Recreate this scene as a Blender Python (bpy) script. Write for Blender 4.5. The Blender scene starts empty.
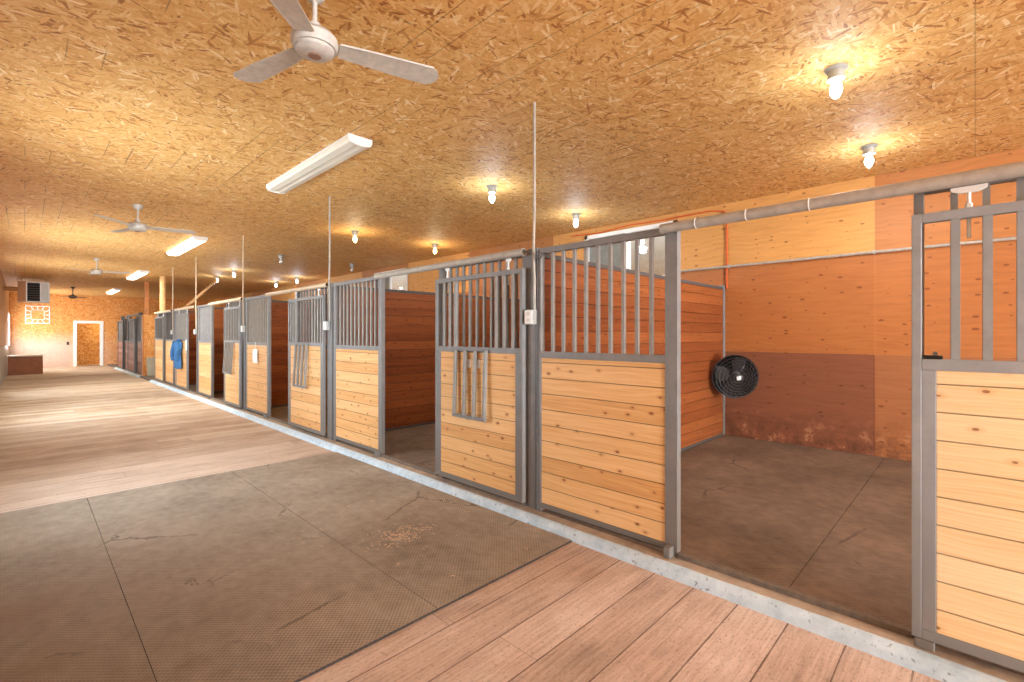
import bpy, bmesh, math, random
from mathutils import Vector, Matrix
random.seed(7)
SC = bpy.context.scene
COL = SC.collection
PI = math.pi
CH = 1.484            # camera height
CEIL = 3.364
XB = 6.99             # plywood back wall of the stalls
XL = -0.49            # left wall
YE = 30.4             # far end wall
YN = -9.0             # near end wall
ZT = 0.064            # kerb top / stall floor
XF = 2.93             # plane of the stall fronts
XD = 2.865            # plane of the sliding doors

# ------------------------------------------------------------------ materials
class NT:
    def __init__(self, name):
        self.m = bpy.data.materials.new(name); self.m.use_nodes = True
        self.t = self.m.node_tree; self.n = self.t.nodes; self.l = self.t.links
        self.b = self.n['Principled BSDF']
        self.pos = self.new('ShaderNodeNewGeometry').outputs['Position']
    def new(self, typ, **kw):
        o = self.n.new(typ)
        for k, v in kw.items(): setattr(o, k, v)
        return o
    def put(self, sock, v):
        if hasattr(v, 'is_linked') or isinstance(v, bpy.types.NodeSocket): self.l.new(v, sock)
        elif v is not None:
            if isinstance(v, (tuple, list)) and len(v) == 3 and sock.type == 'RGBA': v = (*v, 1)
            sock.default_value = v
    def math(self, op, a, b=None, c=None, clamp=False):
        o = self.new('ShaderNodeMath', operation=op, use_clamp=clamp)
        for i, v in enumerate((a, b, c)):
            if v is not None: self.put(o.inputs[i], v)
        return o.outputs[0]
    def sep(self, v=None):
        o = self.new('ShaderNodeSeparateXYZ'); self.put(o.inputs[0], v or self.pos); return o.outputs
    def comb(self, x=0, y=0, z=0):
        o = self.new('ShaderNodeCombineXYZ')
        for i, v in enumerate((x, y, z)): self.put(o.inputs[i], v)
        return o.outputs[0]
    def noise(self, vec, scale=1, detail=3, rough=.55):
        o = self.new('ShaderNodeTexNoise'); self.put(o.inputs['Vector'], vec)
        o.inputs['Scale'].default_value = scale; o.inputs['Detail'].default_value = detail
        o.inputs['Roughness'].default_value = rough
        return o.outputs['Fac']
    def voro(self, vec, scale=1, dims='2D', feat='F1'):
        o = self.new('ShaderNodeTexVoronoi', voronoi_dimensions=dims, feature=feat)
        self.put(o.inputs['Vector'], vec); o.inputs['Scale'].default_value = scale
        return o.outputs
    def white(self, vec, dims='3D'):
        o = self.new('ShaderNodeTexWhiteNoise', noise_dimensions=dims)
        self.put(o.inputs['W' if dims == '1D' else 'Vector'], vec); return o.outputs
    def ramp(self, fac, stops, interp='LINEAR'):
        o = self.new('ShaderNodeValToRGB'); r = o.color_ramp; r.interpolation = interp
        while len(r.elements) < len(stops): r.elements.new(.5)
        for e, (p, c) in zip(r.elements, stops):
            e.position = p; e.color = (*c, 1) if len(c) == 3 else c
        self.put(o.inputs[0], fac); return o.outputs[0]
    def mix(self, fac, a, b, mode='MIX'):
        o = self.new('ShaderNodeMix', data_type='RGBA', blend_type=mode)
        self.put(o.inputs[0], fac); self.put(o.inputs[6], a); self.put(o.inputs[7], b)
        return o.outputs[2]
    def maprange(self, v, a, b, c=0., d=1.):
        o = self.new('ShaderNodeMapRange'); self.put(o.inputs[0], v)
        for i, x in enumerate((a, b, c, d)): o.inputs[i+1].default_value = x
        return o.outputs[0]
    def bump(self, h, strength=.3, dist=.01):
        o = self.new('ShaderNodeBump'); o.inputs['Strength'].default_value = strength
        o.inputs['Distance'].default_value = dist; self.put(o.inputs['Height'], h)
        self.l.new(o.outputs[0], self.b.inputs['Normal'])
    def fin(self, col=None, rough=.6, metal=0., spec=None):
        self.put(self.b.inputs['Base Color'], col); self.put(self.b.inputs['Roughness'], rough)
        self.b.inputs['Metallic'].default_value = metal
        if spec is not None: self.b.inputs['Specular IOR Level'].default_value = spec
        return self.m

def S(r, g, b):   # sRGB 0-255 -> linear
    f = lambda c: (c/255/12.92) if c/255 <= .04045 else ((c/255+.055)/1.055)**2.4
    return (f(r), f(g), f(b))

def mat_osb(name, axes, stops, L=.098, W=.019, lines=None, fade=None):
    t = NT(name); p = t.sep(); u, v = p[axes[0]], p[axes[1]]
    best = None; tone = None
    for k, ang in enumerate((2, -42, 32, -76, 70, -18)):
        a = math.radians(ang); ca, sa = math.cos(a), math.sin(a)
        uu = t.math('ADD', t.math('MULTIPLY', u, ca/L), t.math('MULTIPLY', v, sa/L))
        vv = t.math('ADD', t.math('MULTIPLY', u, -sa/W), t.math('MULTIPLY', v, ca/W))
        q = t.comb(t.math('ADD', uu, 13.7*k), t.math('ADD', vv, 7.3*k), 0)
        o = t.voro(q)
        c = t.sep(o['Color']); pr, tn = c[0], c[1]
        if best is None: best, tone = pr, tn
        else:
            g = t.math('GREATER_THAN', pr, best)
            tone = t.math('ADD', t.math('MULTIPLY', tn, g), t.math('MULTIPLY', tone, t.math('SUBTRACT', 1, g)))
            best = t.math('MAXIMUM', best, pr)
    fine = t.noise(t.comb(t.math('MULTIPLY', u, 40), t.math('MULTIPLY', v, 90), 0), 1, 2)
    big = t.noise(t.comb(u, v, 0), .7, 2)
    tone2 = t.math('ADD', t.math('MULTIPLY', tone, .8), t.math('ADD', t.math('MULTIPLY', fine, .16), t.math('MULTIPLY', big, .12)))
    tone2 = t.math('SUBTRACT', tone2, .05)
    col = t.ramp(tone2, stops)
    if lines:
        off, sp = lines
        fr = t.math('FRACT', t.math('DIVIDE', t.math('SUBTRACT', p[0], off), sp))
        d = t.math('ABSOLUTE', t.math('SUBTRACT', fr, .5))
        idx = t.math('FLOOR', t.math('DIVIDE', t.math('SUBTRACT', p[0], off), sp))
        mk = t.noise(t.comb(t.math('MULTIPLY', idx, 5.3), t.math('MULTIPLY', p[1], .55), 0), 1, 2)
        mk = t.maprange(mk, .54, .6)
        ln = t.math('MULTIPLY', t.math('GREATER_THAN', d, .5-.006/sp), mk)
        col = t.mix(t.math('MULTIPLY', ln, .6), col, S(90, 60, 35))
        # butt joints of the sheets across the aisle
        fy = t.math('ABSOLUTE', t.math('SUBTRACT', t.math('FRACT', t.math('DIVIDE', p[1], 2.44)), .5))
        col = t.mix(t.math('MULTIPLY', t.math('GREATER_THAN', fy, .4985), .35), col, S(110, 75, 40))
    else:
        fz = t.math('ABSOLUTE', t.math('SUBTRACT', t.math('FRACT', t.math('DIVIDE', t.math('SUBTRACT', p[2], .46), .61)), .5))
        col = t.mix(t.math('MULTIPLY', t.math('GREATER_THAN', fz, .493), .5), col, S(110, 65, 30))
    if fade: col = fade(t, col)
    t.bump(tone, .06, .003)
    return t.fin(col, .62, spec=.3)

OSB_STOPS = [(.04, S(132, 76, 32)), (.12, S(186, 124, 62)), (.25, S(216, 162, 92)), (.6, S(227, 177, 107)), (.82, S(232, 194, 130)), (.93, S(248, 228, 184))]
OSBW_STOPS = [(.02, S(150, 80, 28)), (.12, S(200, 122, 54)), (.45, S(220, 148, 76)), (.8, S(230, 172, 102)), (.95, S(242, 210, 158))]
M = {}
M['osb_ceiling'] = mat_osb('osb ceiling', (0, 1), OSB_STOPS, lines=(-.004, .192))
def wallglare(t, col):  # light glare on the lower wall, put into its colour
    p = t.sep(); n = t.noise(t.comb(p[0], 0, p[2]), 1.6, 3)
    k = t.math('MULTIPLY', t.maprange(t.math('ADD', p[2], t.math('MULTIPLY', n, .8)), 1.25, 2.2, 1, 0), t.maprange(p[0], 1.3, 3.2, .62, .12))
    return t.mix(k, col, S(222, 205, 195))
M['osb_end'] = mat_osb('osb end wall', (0, 2), OSBW_STOPS, fade=wallglare)
M['osb_cross'] = mat_osb('osb cross wall', (0, 2), OSBW_STOPS)
M['osb_side'] = mat_osb('osb side wall', (1, 2), OSBW_STOPS)
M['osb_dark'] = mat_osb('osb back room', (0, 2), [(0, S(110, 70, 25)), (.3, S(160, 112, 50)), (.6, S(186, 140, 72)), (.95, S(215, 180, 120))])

def mat_planks():
    t = NT('weathered floor planks'); x, y, z = t.sep()
    w = .2465; q = t.math('DIVIDE', t.math('SUBTRACT', y, .1965), w); idx = t.math('FLOOR', q)
    d = t.math('ABSOLUTE', t.math('SUBTRACT', t.math('FRACT', q), .5))
    r1 = t.white(idx, '1D')['Value']
    xs = t.math('DIVIDE', t.math('ADD', x, t.math('MULTIPLY', r1, 3.6)), 3.6); xi = t.math('FLOOR', xs)
    dx = t.math('ABSOLUTE', t.math('SUBTRACT', t.math('FRACT', xs), .5))
    tone = t.white(t.comb(idx, xi, 0))['Value']
    grain = t.noise(t.comb(t.math('MULTIPLY', x, 3), t.math('MULTIPLY', y, 60), tone), 1, 4, .65)
    wear = t.noise(t.comb(x, t.math('MULTIPLY', y, 1.3), 3.1), 2.2, 5, .65)
    k = t.math('ADD', t.math('MULTIPLY', grain, .6), t.math('MULTIPLY', wear, .55))
    k = t.math('ADD', k, t.math('MULTIPLY', tone, t.maprange(y, 5.5, 8, .13, .24)))
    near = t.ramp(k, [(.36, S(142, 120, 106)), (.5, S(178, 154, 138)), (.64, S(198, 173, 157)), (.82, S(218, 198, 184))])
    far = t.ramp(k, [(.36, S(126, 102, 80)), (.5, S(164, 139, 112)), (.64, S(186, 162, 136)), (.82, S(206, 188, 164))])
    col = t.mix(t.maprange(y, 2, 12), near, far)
    speck = t.noise(t.comb(t.math('MULTIPLY', x, 45), t.math('MULTIPLY', y, 80), 0), 1, 2)
    col = t.mix(t.math('MULTIPLY', t.maprange(speck, .55, .72), .4), col, S(88, 64, 50))
    # lighter run of boards just past the mats, darker stretch beyond
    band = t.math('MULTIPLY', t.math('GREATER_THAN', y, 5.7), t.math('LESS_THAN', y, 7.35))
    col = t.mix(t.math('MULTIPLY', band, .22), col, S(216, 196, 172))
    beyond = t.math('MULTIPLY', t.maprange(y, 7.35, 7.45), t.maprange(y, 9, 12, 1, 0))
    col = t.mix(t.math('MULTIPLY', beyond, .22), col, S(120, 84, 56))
    gap = t.math('MAXIMUM', t.math('GREATER_THAN', d, .485), t.math('MULTIPLY', t.math('GREATER_THAN', dx, .4992), .4))
    gn = t.maprange(t.noise(t.comb(x, idx, 0), 2.5, 2), .35, .55)
    col = t.mix(t.math('MULTIPLY', gap, t.math('ADD', .3, t.math('MULTIPLY', gn, .5))), col, S(74, 50, 36))
    t.bump(t.math('SUBTRACT', grain, t.math('MULTIPLY', gap, 2)), .3, .004)
    return t.fin(col, .75, spec=.25)
M['planks'] = mat_planks()

def mat_mat(name, dark, mid, light, amt=1.0):
    t = NT(name); x, y, z = t.sep()
    n1 = t.noise(t.comb(x, y, 0), 1.3, 5, .62); n2 = t.noise(t.comb(t.math('MULTIPLY', x, 1.4), y, 5), 9, 4, .65)
    k = t.math('ADD', t.math('MULTIPLY', n1, .6), t.math('MULTIPLY', n2, .4))
    col = t.ramp(k, [(.32, dark), (.5, mid), (.7, light)])
    bx = t.math('SINE', t.math('MULTIPLY', x, 2*PI/.026)); by = t.math('SINE', t.math('MULTIPLY', y, 2*PI/.026))
    b = t.math('MULTIPLY', bx, by)
    col = t.mix(t.math('MULTIPLY', t.maprange(b, -.2, -.9), .42*amt), col, S(52, 44, 40))
    col = t.mix(t.math('MULTIPLY', t.maprange(b, .4, .95), .14*amt), col, S(200, 180, 160))
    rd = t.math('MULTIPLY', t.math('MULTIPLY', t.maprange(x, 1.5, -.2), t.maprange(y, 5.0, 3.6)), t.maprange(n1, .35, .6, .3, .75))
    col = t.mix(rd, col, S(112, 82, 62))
    st = t.voro(t.comb(t.math('ADD', x, t.math('MULTIPLY', n2, .25)), y, 0), 1.1, feat='DISTANCE_TO_EDGE')['Distance']
    stain = t.math('MULTIPLY', t.math('LESS_THAN', st, .012), t.maprange(n1, .52, .6))
    col = t.mix(t.math('MULTIPLY', stain, .5), col, S(60, 50, 44))
    nz = t.sep(t.new('ShaderNodeNewGeometry').outputs['Normal'])[2]
    col = t.mix(t.math('LESS_THAN', t.math('ABSOLUTE', nz), .1), col, S(60, 50, 44))
    t.bump(b, .35*amt, .003)
    return t.fin(col, .8, spec=.2)
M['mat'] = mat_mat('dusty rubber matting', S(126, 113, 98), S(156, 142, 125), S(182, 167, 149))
M['stall_mat'] = mat_mat('brown stall matting', S(92, 77, 64), S(120, 102, 86), S(146, 126, 108), .9)
M['lean_mat'] = mat_mat('grey mat', S(140, 136, 122), S(164, 158, 140), S(182, 176, 158), .3)

def mat_boards(name, pale, mid, deep, knot, pitch=.126, z0=.13, var=.4, axis=1, rough=.55):
    t = NT(name); p = t.sep(); s, z = p[axis], p[2]
    q = t.math('DIVIDE', t.math('SUBTRACT', z, z0), pitch); i = t.math('FLOOR', q)
    oi = t.new('ShaderNodeObjectInfo').outputs['Random']
    tone = t.white(t.comb(i, t.math('MULTIPLY', oi, 91), 0))['Value']
    wob = t.noise(t.comb(t.math('MULTIPLY', s, 2.2), t.math('MULTIPLY', z, 7), t.math('MULTIPLY', tone, 20)), 1, 2)
    zz = t.math('ADD', z, t.math('MULTIPLY', wob, .06))
    gr = t.noise(t.comb(t.math('MULTIPLY', s, 2.0), t.math('MULTIPLY', zz, 95), t.math('MULTIPLY', tone, 30)), 1, 3, .6)
    k = t.math('ADD', t.math('MULTIPLY', gr, .62), t.math('MULTIPLY', tone, var))
    col = t.ramp(k, [(.24, pale), (.46, mid), (.72, deep)])
    kv = t.comb(t.math('ADD', t.math('MULTIPLY', s, 5.0), t.math('ADD', t.math('MULTIPLY', tone, 17), t.math('MULTIPLY', oi, 43))), t.math('ADD', t.math('MULTIPLY', z, 9.0), 3.3), 0)
    o = t.voro(kv, 1); kd = o['Distance']; kc = t.sep(o['Color'])[0]
    sz = t.math('MULTIPLY', t.math('GREATER_THAN', kc, .5), t.math('ADD', .015, t.math('MULTIPLY', t.math('MULTIPLY', kc, kc), .075)))
    kf = t.math('LESS_THAN', kd, sz)
    halo = t.math('MULTIPLY', t.maprange(kd, .05, .2, .5, 0), t.math('GREATER_THAN', kc, .5))
    col = t.mix(halo, col, deep); col = t.mix(t.math('MULTIPLY', kf, .8), col, knot)
    gv = t.math('ABSOLUTE', t.math('SUBTRACT', t.math('FRACT', q), .5))
    col = t.mix(t.math('MULTIPLY', t.math('GREATER_THAN', gv, .5-.0032/pitch), .5), col, tuple(c*.4 for c in knot))
    t.bump(gr, .06, .003)
    return t.fin(col, rough, spec=.3)
M['pine'] = mat_boards('pine boards', S(236, 192, 136), S(220, 166, 104), S(188, 126, 70), S(128, 66, 34), var=.2)
M['pine_light'] = mat_boards('pale pine boards', S(248, 222, 180), S(240, 204, 152), S(216, 166, 108), S(150, 92, 54), var=.2)
M['pine_red'] = mat_boards('reddish boards', S(196, 148, 124), S(176, 122, 98), S(146, 92, 70), S(100, 54, 40))
M['stain_x'] = mat_boards('orange stained partition boards', S(158, 92, 48), S(132, 70, 34), S(104, 50, 24), S(100, 44, 16), pitch=.126, z0=.13, var=.2, axis=0, rough=.45)

def mat_ply():
    t = NT('plywood sheets'); x, y, z = t.sep()
    a = t.new('ShaderNodeVertexColor'); a.layer_name = 'Col'
    wob = t.noise(t.comb(y, z, 0), 2.5, 3)
    g = t.noise(t.comb(t.math('MULTIPLY', y, 2.2), t.math('ADD', t.math('MULTIPLY', z, 30), t.math('MULTIPLY', wob, 4)), 0), 1, 4, .6)
    col = t.mix(1, a.outputs[0], t.ramp(g, [(.3, (.86, .83, .8)), (.55, (1, 1, 1)), (.8, (1.12, 1.11, 1.08))]), 'MULTIPLY')
    o = t.voro(t.comb(t.math('MULTIPLY', y, 5.0), t.math('MULTIPLY', z, 10.5), 0)); kc = t.sep(o['Color'])[0]
    kn = t.math('MULTIPLY', t.math('LESS_THAN', o['Distance'], t.math('MULTIPLY', t.math('MULTIPLY', kc, kc), .15)), t.math('GREATER_THAN', kc, .4))
    col = t.mix(t.math('MULTIPLY', kn, .65), col, S(96, 48, 20))
    # grime low on the wall
    n = t.noise(t.comb(y, z, 0), 5, 5, .7)
    gm = t.math('MULTIPLY', t.maprange(z, .1, .55, 1, 0), t.maprange(n, .45, .62))
    col = t.mix(t.math('MULTIPLY', gm, .7), col, S(70, 44, 30))
    lm = t.math('MULTIPLY', t.maprange(z, .15, .5, 1, 0), t.maprange(n, .38, .44, 1, 0))
    col = t.mix(t.math('MULTIPLY', lm, .5), col, S(200, 150, 110))
    return t.fin(col, .5, spec=.3)
M['ply'] = mat_ply()

def mat_plain(name, col, rough=.5, metal=0., var=.12, nscale=14, spec=None, bump=0):
    t = NT(name); n = t.noise(t.pos, nscale, 4, .6)
    c = t.mix(t.maprange(n, .3, .7), tuple(v*(1-var) for v in col), tuple(min(1, v*(1+var)) for v in col))
    if bump: t.bump(n, bump, .004)
    return t.fin(c, rough, metal, spec)
def mat_steel(name, col, dirt):
    t = NT(name); x, y, z = t.sep(); n = t.noise(t.pos, 9, 5, .65)
    c = t.mix(t.maprange(n, .3, .7), tuple(v*.88 for v in col), tuple(v*1.12 for v in col))
    d = t.math('MULTIPLY', t.maprange(z, .1, 1.0, .75, 0), t.maprange(n, .2, .7, .6, 1))
    c = t.mix(d, c, dirt)
    return t.fin(c, .5, 0, .35)
M['steel'] = mat_steel('grey painted steel', S(128, 126, 124), S(110, 98, 86))
M['steel_light'] = mat_steel('brightened grey painted steel', S(150, 152, 154), S(112, 104, 96))  # paler copy: light on the nearest door put into the steel colour
M['steel_bar'] = mat_steel('grey steel bars', S(142, 138, 132), S(120, 110, 100))
M['steel_dark'] = mat_plain('dark steel', S(84, 80, 78), .5)
M['pipe'] = mat_plain('galvanised pipe', S(172, 164, 152), .6, .1, .14, 20)
M['pipe_tan'] = mat_plain('lit tan pipe', S(205, 182, 150), .5, 0, .1)  # lit look of the far pipes put into a tan colour
M['white'] = mat_plain('white paint', S(236, 234, 228), .45, 0, .04)
M['cream'] = mat_plain('cream lens', S(232, 226, 208), .4, 0, .03)
M['fan_white'] = mat_plain('dusty white fan enamel', S(196, 190, 180), .5, 0, .12, 30)
M['fan_blade'] = mat_plain('grey dusty fan blade', S(206, 200, 188), .45, .1, .14, 24)
M['black'] = mat_plain('black plastic', S(26, 25, 25), .35, 0, .2)
M['black_wire'] = mat_plain('black wire', S(52, 50, 50), .4)
M['hole_shade'] = mat_plain('opening shade', S(24, 22, 20), .8)  # near-black standing in for shade inside pipe ends and heater outlet
M['galv'] = mat_plain('galvanised sheet', S(170, 172, 168), .45, .3, .1, 8)
M['wood_post'] = mat_plain('pale wood post', S(222, 176, 116), .6, 0, .12, 5)
M['wood_orange'] = mat_plain('orange wood post', S(196, 124, 62), .6, 0, .12, 5)
M['wood_brace'] = mat_plain('wood brace', S(206, 160, 108), .6, 0, .1, 5)
M['box_wood'] = mat_plain('brown box wood', S(150, 88, 44), .6, 0, .18, 5)
M['box_top'] = mat_plain('pale box top', S(226, 208, 184), .5, 0, .06)
M['cord'] = mat_plain('orange cord', S(214, 92, 34), .5, 0, .06)
M['shavings'] = mat_plain('wood shavings', S(196, 164, 134), .8, 0, .15)
M['fan_cap'] = mat_plain('brown fan cap', S(150, 116, 98), .5)
M['jacket'] = mat_plain('blue jacket cloth', S(58, 110, 160), .8, 0, .25, 25)
M['paper'] = mat_plain('white paper', S(238, 236, 232), .7, 0, .04)
M['gold'] = mat_plain('ochre hand', S(214, 160, 60), .5)
M['heater_grey'] = mat_plain('heater casing', S(206, 204, 198), .45, 0, .06)
M['heater_brown'] = mat_plain('heater tan casing', S(176, 120, 66), .55, 0, .1)
M['brass'] = mat_plain('hinge metal', S(120, 112, 100), .4, .6)
M['siding'] = mat_plain('beige outside wall', S(190, 178, 150), .7, 0, .1)
M['screen'] = mat_plain('grey window blind', S(150, 148, 138), .7, 0, .2, 5)
M['tan_wall'] = mat_plain('tan panelling', S(206, 164, 118), .6, 0, .06, 4)
def mat_curb():
    t = NT('painted concrete kerb'); x, y, z = t.sep()
    n = t.noise(t.pos, 7, 5, .7); n2 = t.noise(t.pos, 38, 3, .6)
    top = t.mix(t.maprange(n, .35, .65), S(150, 130, 110), S(182, 162, 140))
    blue = t.mix(t.maprange(n, .3, .7), S(166, 186, 198), S(208, 222, 230))
    blue = t.mix(t.math('MULTIPLY', t.maprange(n2, .62, .68), .7), blue, S(100, 100, 100))
    e = t.math('LESS_THAN', t.math('ADD', x, t.math('MULTIPLY', n, .04)), 2.834)
    return t.fin(t.mix(e, top, blue), .75)
M['curb'] = mat_curb()
M['conc'] = mat_plain('dusty concrete sill', S(112, 98, 84), .8, 0, .25, 20)
def mat_glass(name, tint=(.9, .93, .95), refl=.1):
    t = NT(name); out = t.n['Material Output']
    tr = t.new('ShaderNodeBsdfTransparent'); tr.inputs[0].default_value = (*tint, 1)
    gl = t.new('ShaderNodeBsdfGlossy'); gl.inputs['Roughness'].default_value = .06
    mx = t.new('ShaderNodeMixShader'); mx.inputs[0].default_value = refl
    t.l.new(tr.outputs[0], mx.inputs[1]); t.l.new(gl.outputs[0], mx.inputs[2]); t.l.new(mx.outputs[0], out.inputs[0])
    return t.m
M['glass'] = mat_glass('window glass')
M['jar'] = mat_glass('clear lamp jar', (.97, .97, .97), .08)
def mat_emit(name, col, st):
    t = NT(name); t.b.inputs['Base Color'].default_value = (*col, 1)
    t.b.inputs['Emission Color'].default_value = (*col, 1); t.b.inputs['Emission Strength'].default_value = st
    return t.m
M['bulb_cool'] = mat_emit('cool lit bulb', (1, .97, .92), 14)
M['bulb_warm'] = mat_emit('warm lit bulb', (1, .72, .32), 9)
M['bulb_off'] = mat_plain('unlit bulb', S(225, 220, 205), .25, 0, .03)
M['tube_lit'] = mat_emit('lit diffuser', (1, .93, .8), 5)

# ------------------------------------------------------------------ mesh helpers
class MB:
    def __init__(self): self.bm = bmesh.new()
    def box(self, a, b, bev=0):
        lo = [min(p, q) for p, q in zip(a, b)]; hi = [max(p, q) for p, q in zip(a, b)]
        v = [self.bm.verts.new((x, y, z)) for x in (lo[0], hi[0]) for y in (lo[1], hi[1]) for z in (lo[2], hi[2])]
        fs = [self.bm.faces.new([v[i] for i in f]) for f in ((0, 1, 3, 2), (4, 6, 7, 5), (0, 4, 5, 1), (2, 3, 7, 6), (0, 2, 6, 4), (1, 5, 7, 3))]
        if bev:
            es = list({e for f in fs for e in f.edges})
            bmesh.ops.bevel(self.bm, geom=es, offset=bev, segments=2, affect='EDGES', profile=.6)
        return self
    def tube(self, pts, r, n=12, cap=True):
        pts = [Vector(p) for p in pts]; rs = r if isinstance(r, (list, tuple)) else [r]*len(pts)
        rings = []; up = None
        for i, p in enumerate(pts):
            d = (pts[min(i+1, len(pts)-1)]-pts[max(i-1, 0)]).normalized()
            if up is None: up = Vector((0, 0, 1)) if abs(d.z) < .9 else Vector((1, 0, 0))
            s = d.cross(up).normalized(); up = s.cross(d).normalized()
            rings.append([self.bm.verts.new(p+(s*math.cos(2*PI*k/n)+up*math.sin(2*PI*k/n))*rs[i]) for k in range(n)])
        for a, b in zip(rings, rings[1:]):
            for k in range(n): self.bm.faces.new((a[k], a[(k+1) % n], b[(k+1) % n], b[k]))
        if cap:
            self.bm.faces.new(rings[0][::-1]); self.bm.faces.new(rings[-1])
        return self
    def lathe(self, prof, c, n=24, axis=None):
        """prof: (radius, height) list, turned about the vertical (or axis) through c"""
        c = Vector(c); R = Vector((0, 0, 1)).rotation_difference(Vector(axis)).to_matrix() if axis else Matrix.Identity(3)
        rings = []
        for r, h in prof:
            if r < 1e-5: rings.append([self.bm.verts.new(c+R@Vector((0, 0, h)))])
            else: rings.append([self.bm.verts.new(c+R@Vector((r*math.cos(2*PI*k/n), r*math.sin(2*PI*k/n), h))) for k in range(n)])
        for a, b in zip(rings, rings[1:]):
            for k in range(n):
                k2 = (k+1) % n
                f = [a[k % len(a)], a[k2 % len(a)], b[k2 % len(b)], b[k % len(b)]]
                f = list(dict.fromkeys(f))
                if len(f) > 2:
                    try: self.bm.faces.new(f)
                    except ValueError: pass
        return self
    def poly(self, pts, thick):
        """flat outline extruded by vector thick"""
        a = [self.bm.verts.new(p) for p in pts]; b = [self.bm.verts.new(Vector(p)+Vector(thick)) for p in pts]
        self.bm.faces.new(a); self.bm.faces.new(b[::-1]); n = len(a)
        for i in range(n): self.bm.faces.new((a[i], b[i], b[(i+1) % n], a[(i+1) % n]))
        return self
    def ring(self, c, R, r, axis, n=32, m=6):
        c = Vector(c); Q = Vector((0, 0, 1)).rotation_difference(Vector(axis)).to_matrix()
        pts = [c+Q@Vector((R*math.cos(2*PI*k/n), R*math.sin(2*PI*k/n), 0)) for k in range(n)]
        ax = Q@Vector((0, 0, 1)); rings = []
        for p in pts:
            o = (p-c).normalized()
            rings.append([self.bm.verts.new(p+o*r*math.cos(2*PI*j/m)+ax*r*math.sin(2*PI*j/m)) for j in range(m)])
        for i in range(n):
            a, b = rings[i], rings[(i+1) % n]
            for j in range(m): self.bm.faces.new((a[j], b[j], b[(j+1) % m], a[(j+1) % m]))
        return self
    def build(self, name, mat, parent=None, smooth=False, kind=None):
        off = Vector((0, 0, 0)); p = parent
        while p is not None: off += p.location; p = p.parent
        for v in self.bm.verts: v.co -= off
        bmesh.ops.recalc_face_normals(self.bm, faces=self.bm.faces)
        me = bpy.data.meshes.new(name); self.bm.to_mesh(me); self.bm.free()
        me.materials.append(M[mat])
        if smooth:
            for f in me.polygons: f.use_smooth = True
            me.set_sharp_from_angle(angle=math.radians(38))
        o = bpy.data.objects.new(name, me); COL.objects.link(o)
        if parent: o.parent = parent
        if kind: o['kind'] = kind
        return o

def tag(o, label, cat, group=None, kind=None):
    o['label'] = label; o['category'] = cat
    if group: o['group'] = group
    if kind: o['kind'] = kind
    return o
def thing(name, loc, label, cat, group=None):
    o = bpy.data.objects.new(name, None); o.empty_display_size = .1; COL.objects.link(o); o.location = loc
    return tag(o, label, cat, group)
def solo(mb, name, mat, label, cat, loc, group=None, smooth=False):
    """a thing that is one mesh, origin at its base"""
    for v in mb.bm.verts: v.co -= Vector(loc)
    o = mb.build(name, mat, None, smooth); o.location = loc
    return tag(o, label, cat, group)
def copy_tree(o, parent=None):
    c = o.copy(); COL.objects.link(c)
    if parent: c.parent = parent
    for ch in [x for x in o.children]: copy_tree(ch, c)
    return c
def box(a, b, bev=0): return MB().box(a, b, bev)
def struct(mb, name, mat, parent=None): return mb.build(name, mat, parent, kind=None if parent else 'structure')

# ------------------------------------------------------------------ the building
struct(box((XL-.2, YN, -.1), (2.80, YE+4, 0)), 'floor', 'planks')
struct(box((2.80, YN, -.1), (XB+.1, YE, ZT-.012)), 'floor_stalls', 'conc')
struct(box((XL-.2, YN-.1, CEIL), (XB+.2, YE+.1, CEIL+.1)), 'ceiling', 'osb_ceiling')
# kerb (slightly sloping painted face)
m = MB()
pr = [(2.742, 0), (2.758, ZT*.55), (2.785, ZT-.006), (2.803, ZT), (2.905, ZT), (2.905, 0)]
for (y0, y1) in ((YN, 18.7), (20.9, 27.3)): m.poly([(x, y0, z) for x, z in pr], (0, y1-y0, 0))
struct(m, 'trim_1', 'curb')

# back wall of the stalls: plywood sheets in three courses, a tone per sheet
WIN = [(3.27, 4.98), (10.62, 12.3)]
ZW0, ZW1 = 2.36, 3.24
bm = bmesh.new(); cl = bm.loops.layers.color.new('Col')
rows = [(0.0, 1.255), (1.255, 2.46), (2.46, CEIL)]
ys = [YN, -6.474, -4.034, -1.594] ; y = .846
while y < YE: ys.append(y); y += 2.44
ys.append(YE)
tones = [[S(160, 102, 62), S(132, 80, 54)], [S(174, 108, 56), S(172, 106, 54)], [S(182, 120, 66), S(208, 152, 84)]]
rnd = random.Random(3)
def quad(y0, y1, z0, z1, c):
    vs = [bm.verts.new(p) for p in ((XB, y0, z0), (XB, y1, z0), (XB, y1, z1), (XB, y0, z1))]
    f = bm.faces.new(vs)
    for lp in f.loops: lp[cl] = (*[q**(1/2.2) for q in c], 1)
for r, (z0, z1) in enumerate(rows):
    for i, (a, b) in enumerate(zip(ys, ys[1:])):
        if b <= .85: c = tones[r][0]
        elif a < .85: c = tones[r][1]
        else:
            k = rnd.uniform(.88, 1.1); c = tuple(q*k for q in tones[r][i % 2])
        g = .0018
        cuts = [(a+g, b-g, z0+g, z1-g)]
        for (w0, w1) in WIN:
            new = []
            for (p, q, s, t_) in cuts:
                lo, hi = max(p, w0), min(q, w1); zl, zh = max(s, ZW0), min(t_, ZW1)
                if lo >= hi or zl >= zh: new.append((p, q, s, t_)); continue
                if p < lo: new.append((p, lo, s, t_))
                if hi < q: new.append((hi, q, s, t_))
                if s < zl: new.append((lo, hi, s, zl))
                if zh < t_: new.append((lo, hi, zh, t_))
            cuts = new
        for q in cuts: quad(*q, c)
me = bpy.data.meshes.new('wall_right'); bm.to_mesh(me); bm.free(); me.materials.append(M['ply'])
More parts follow.
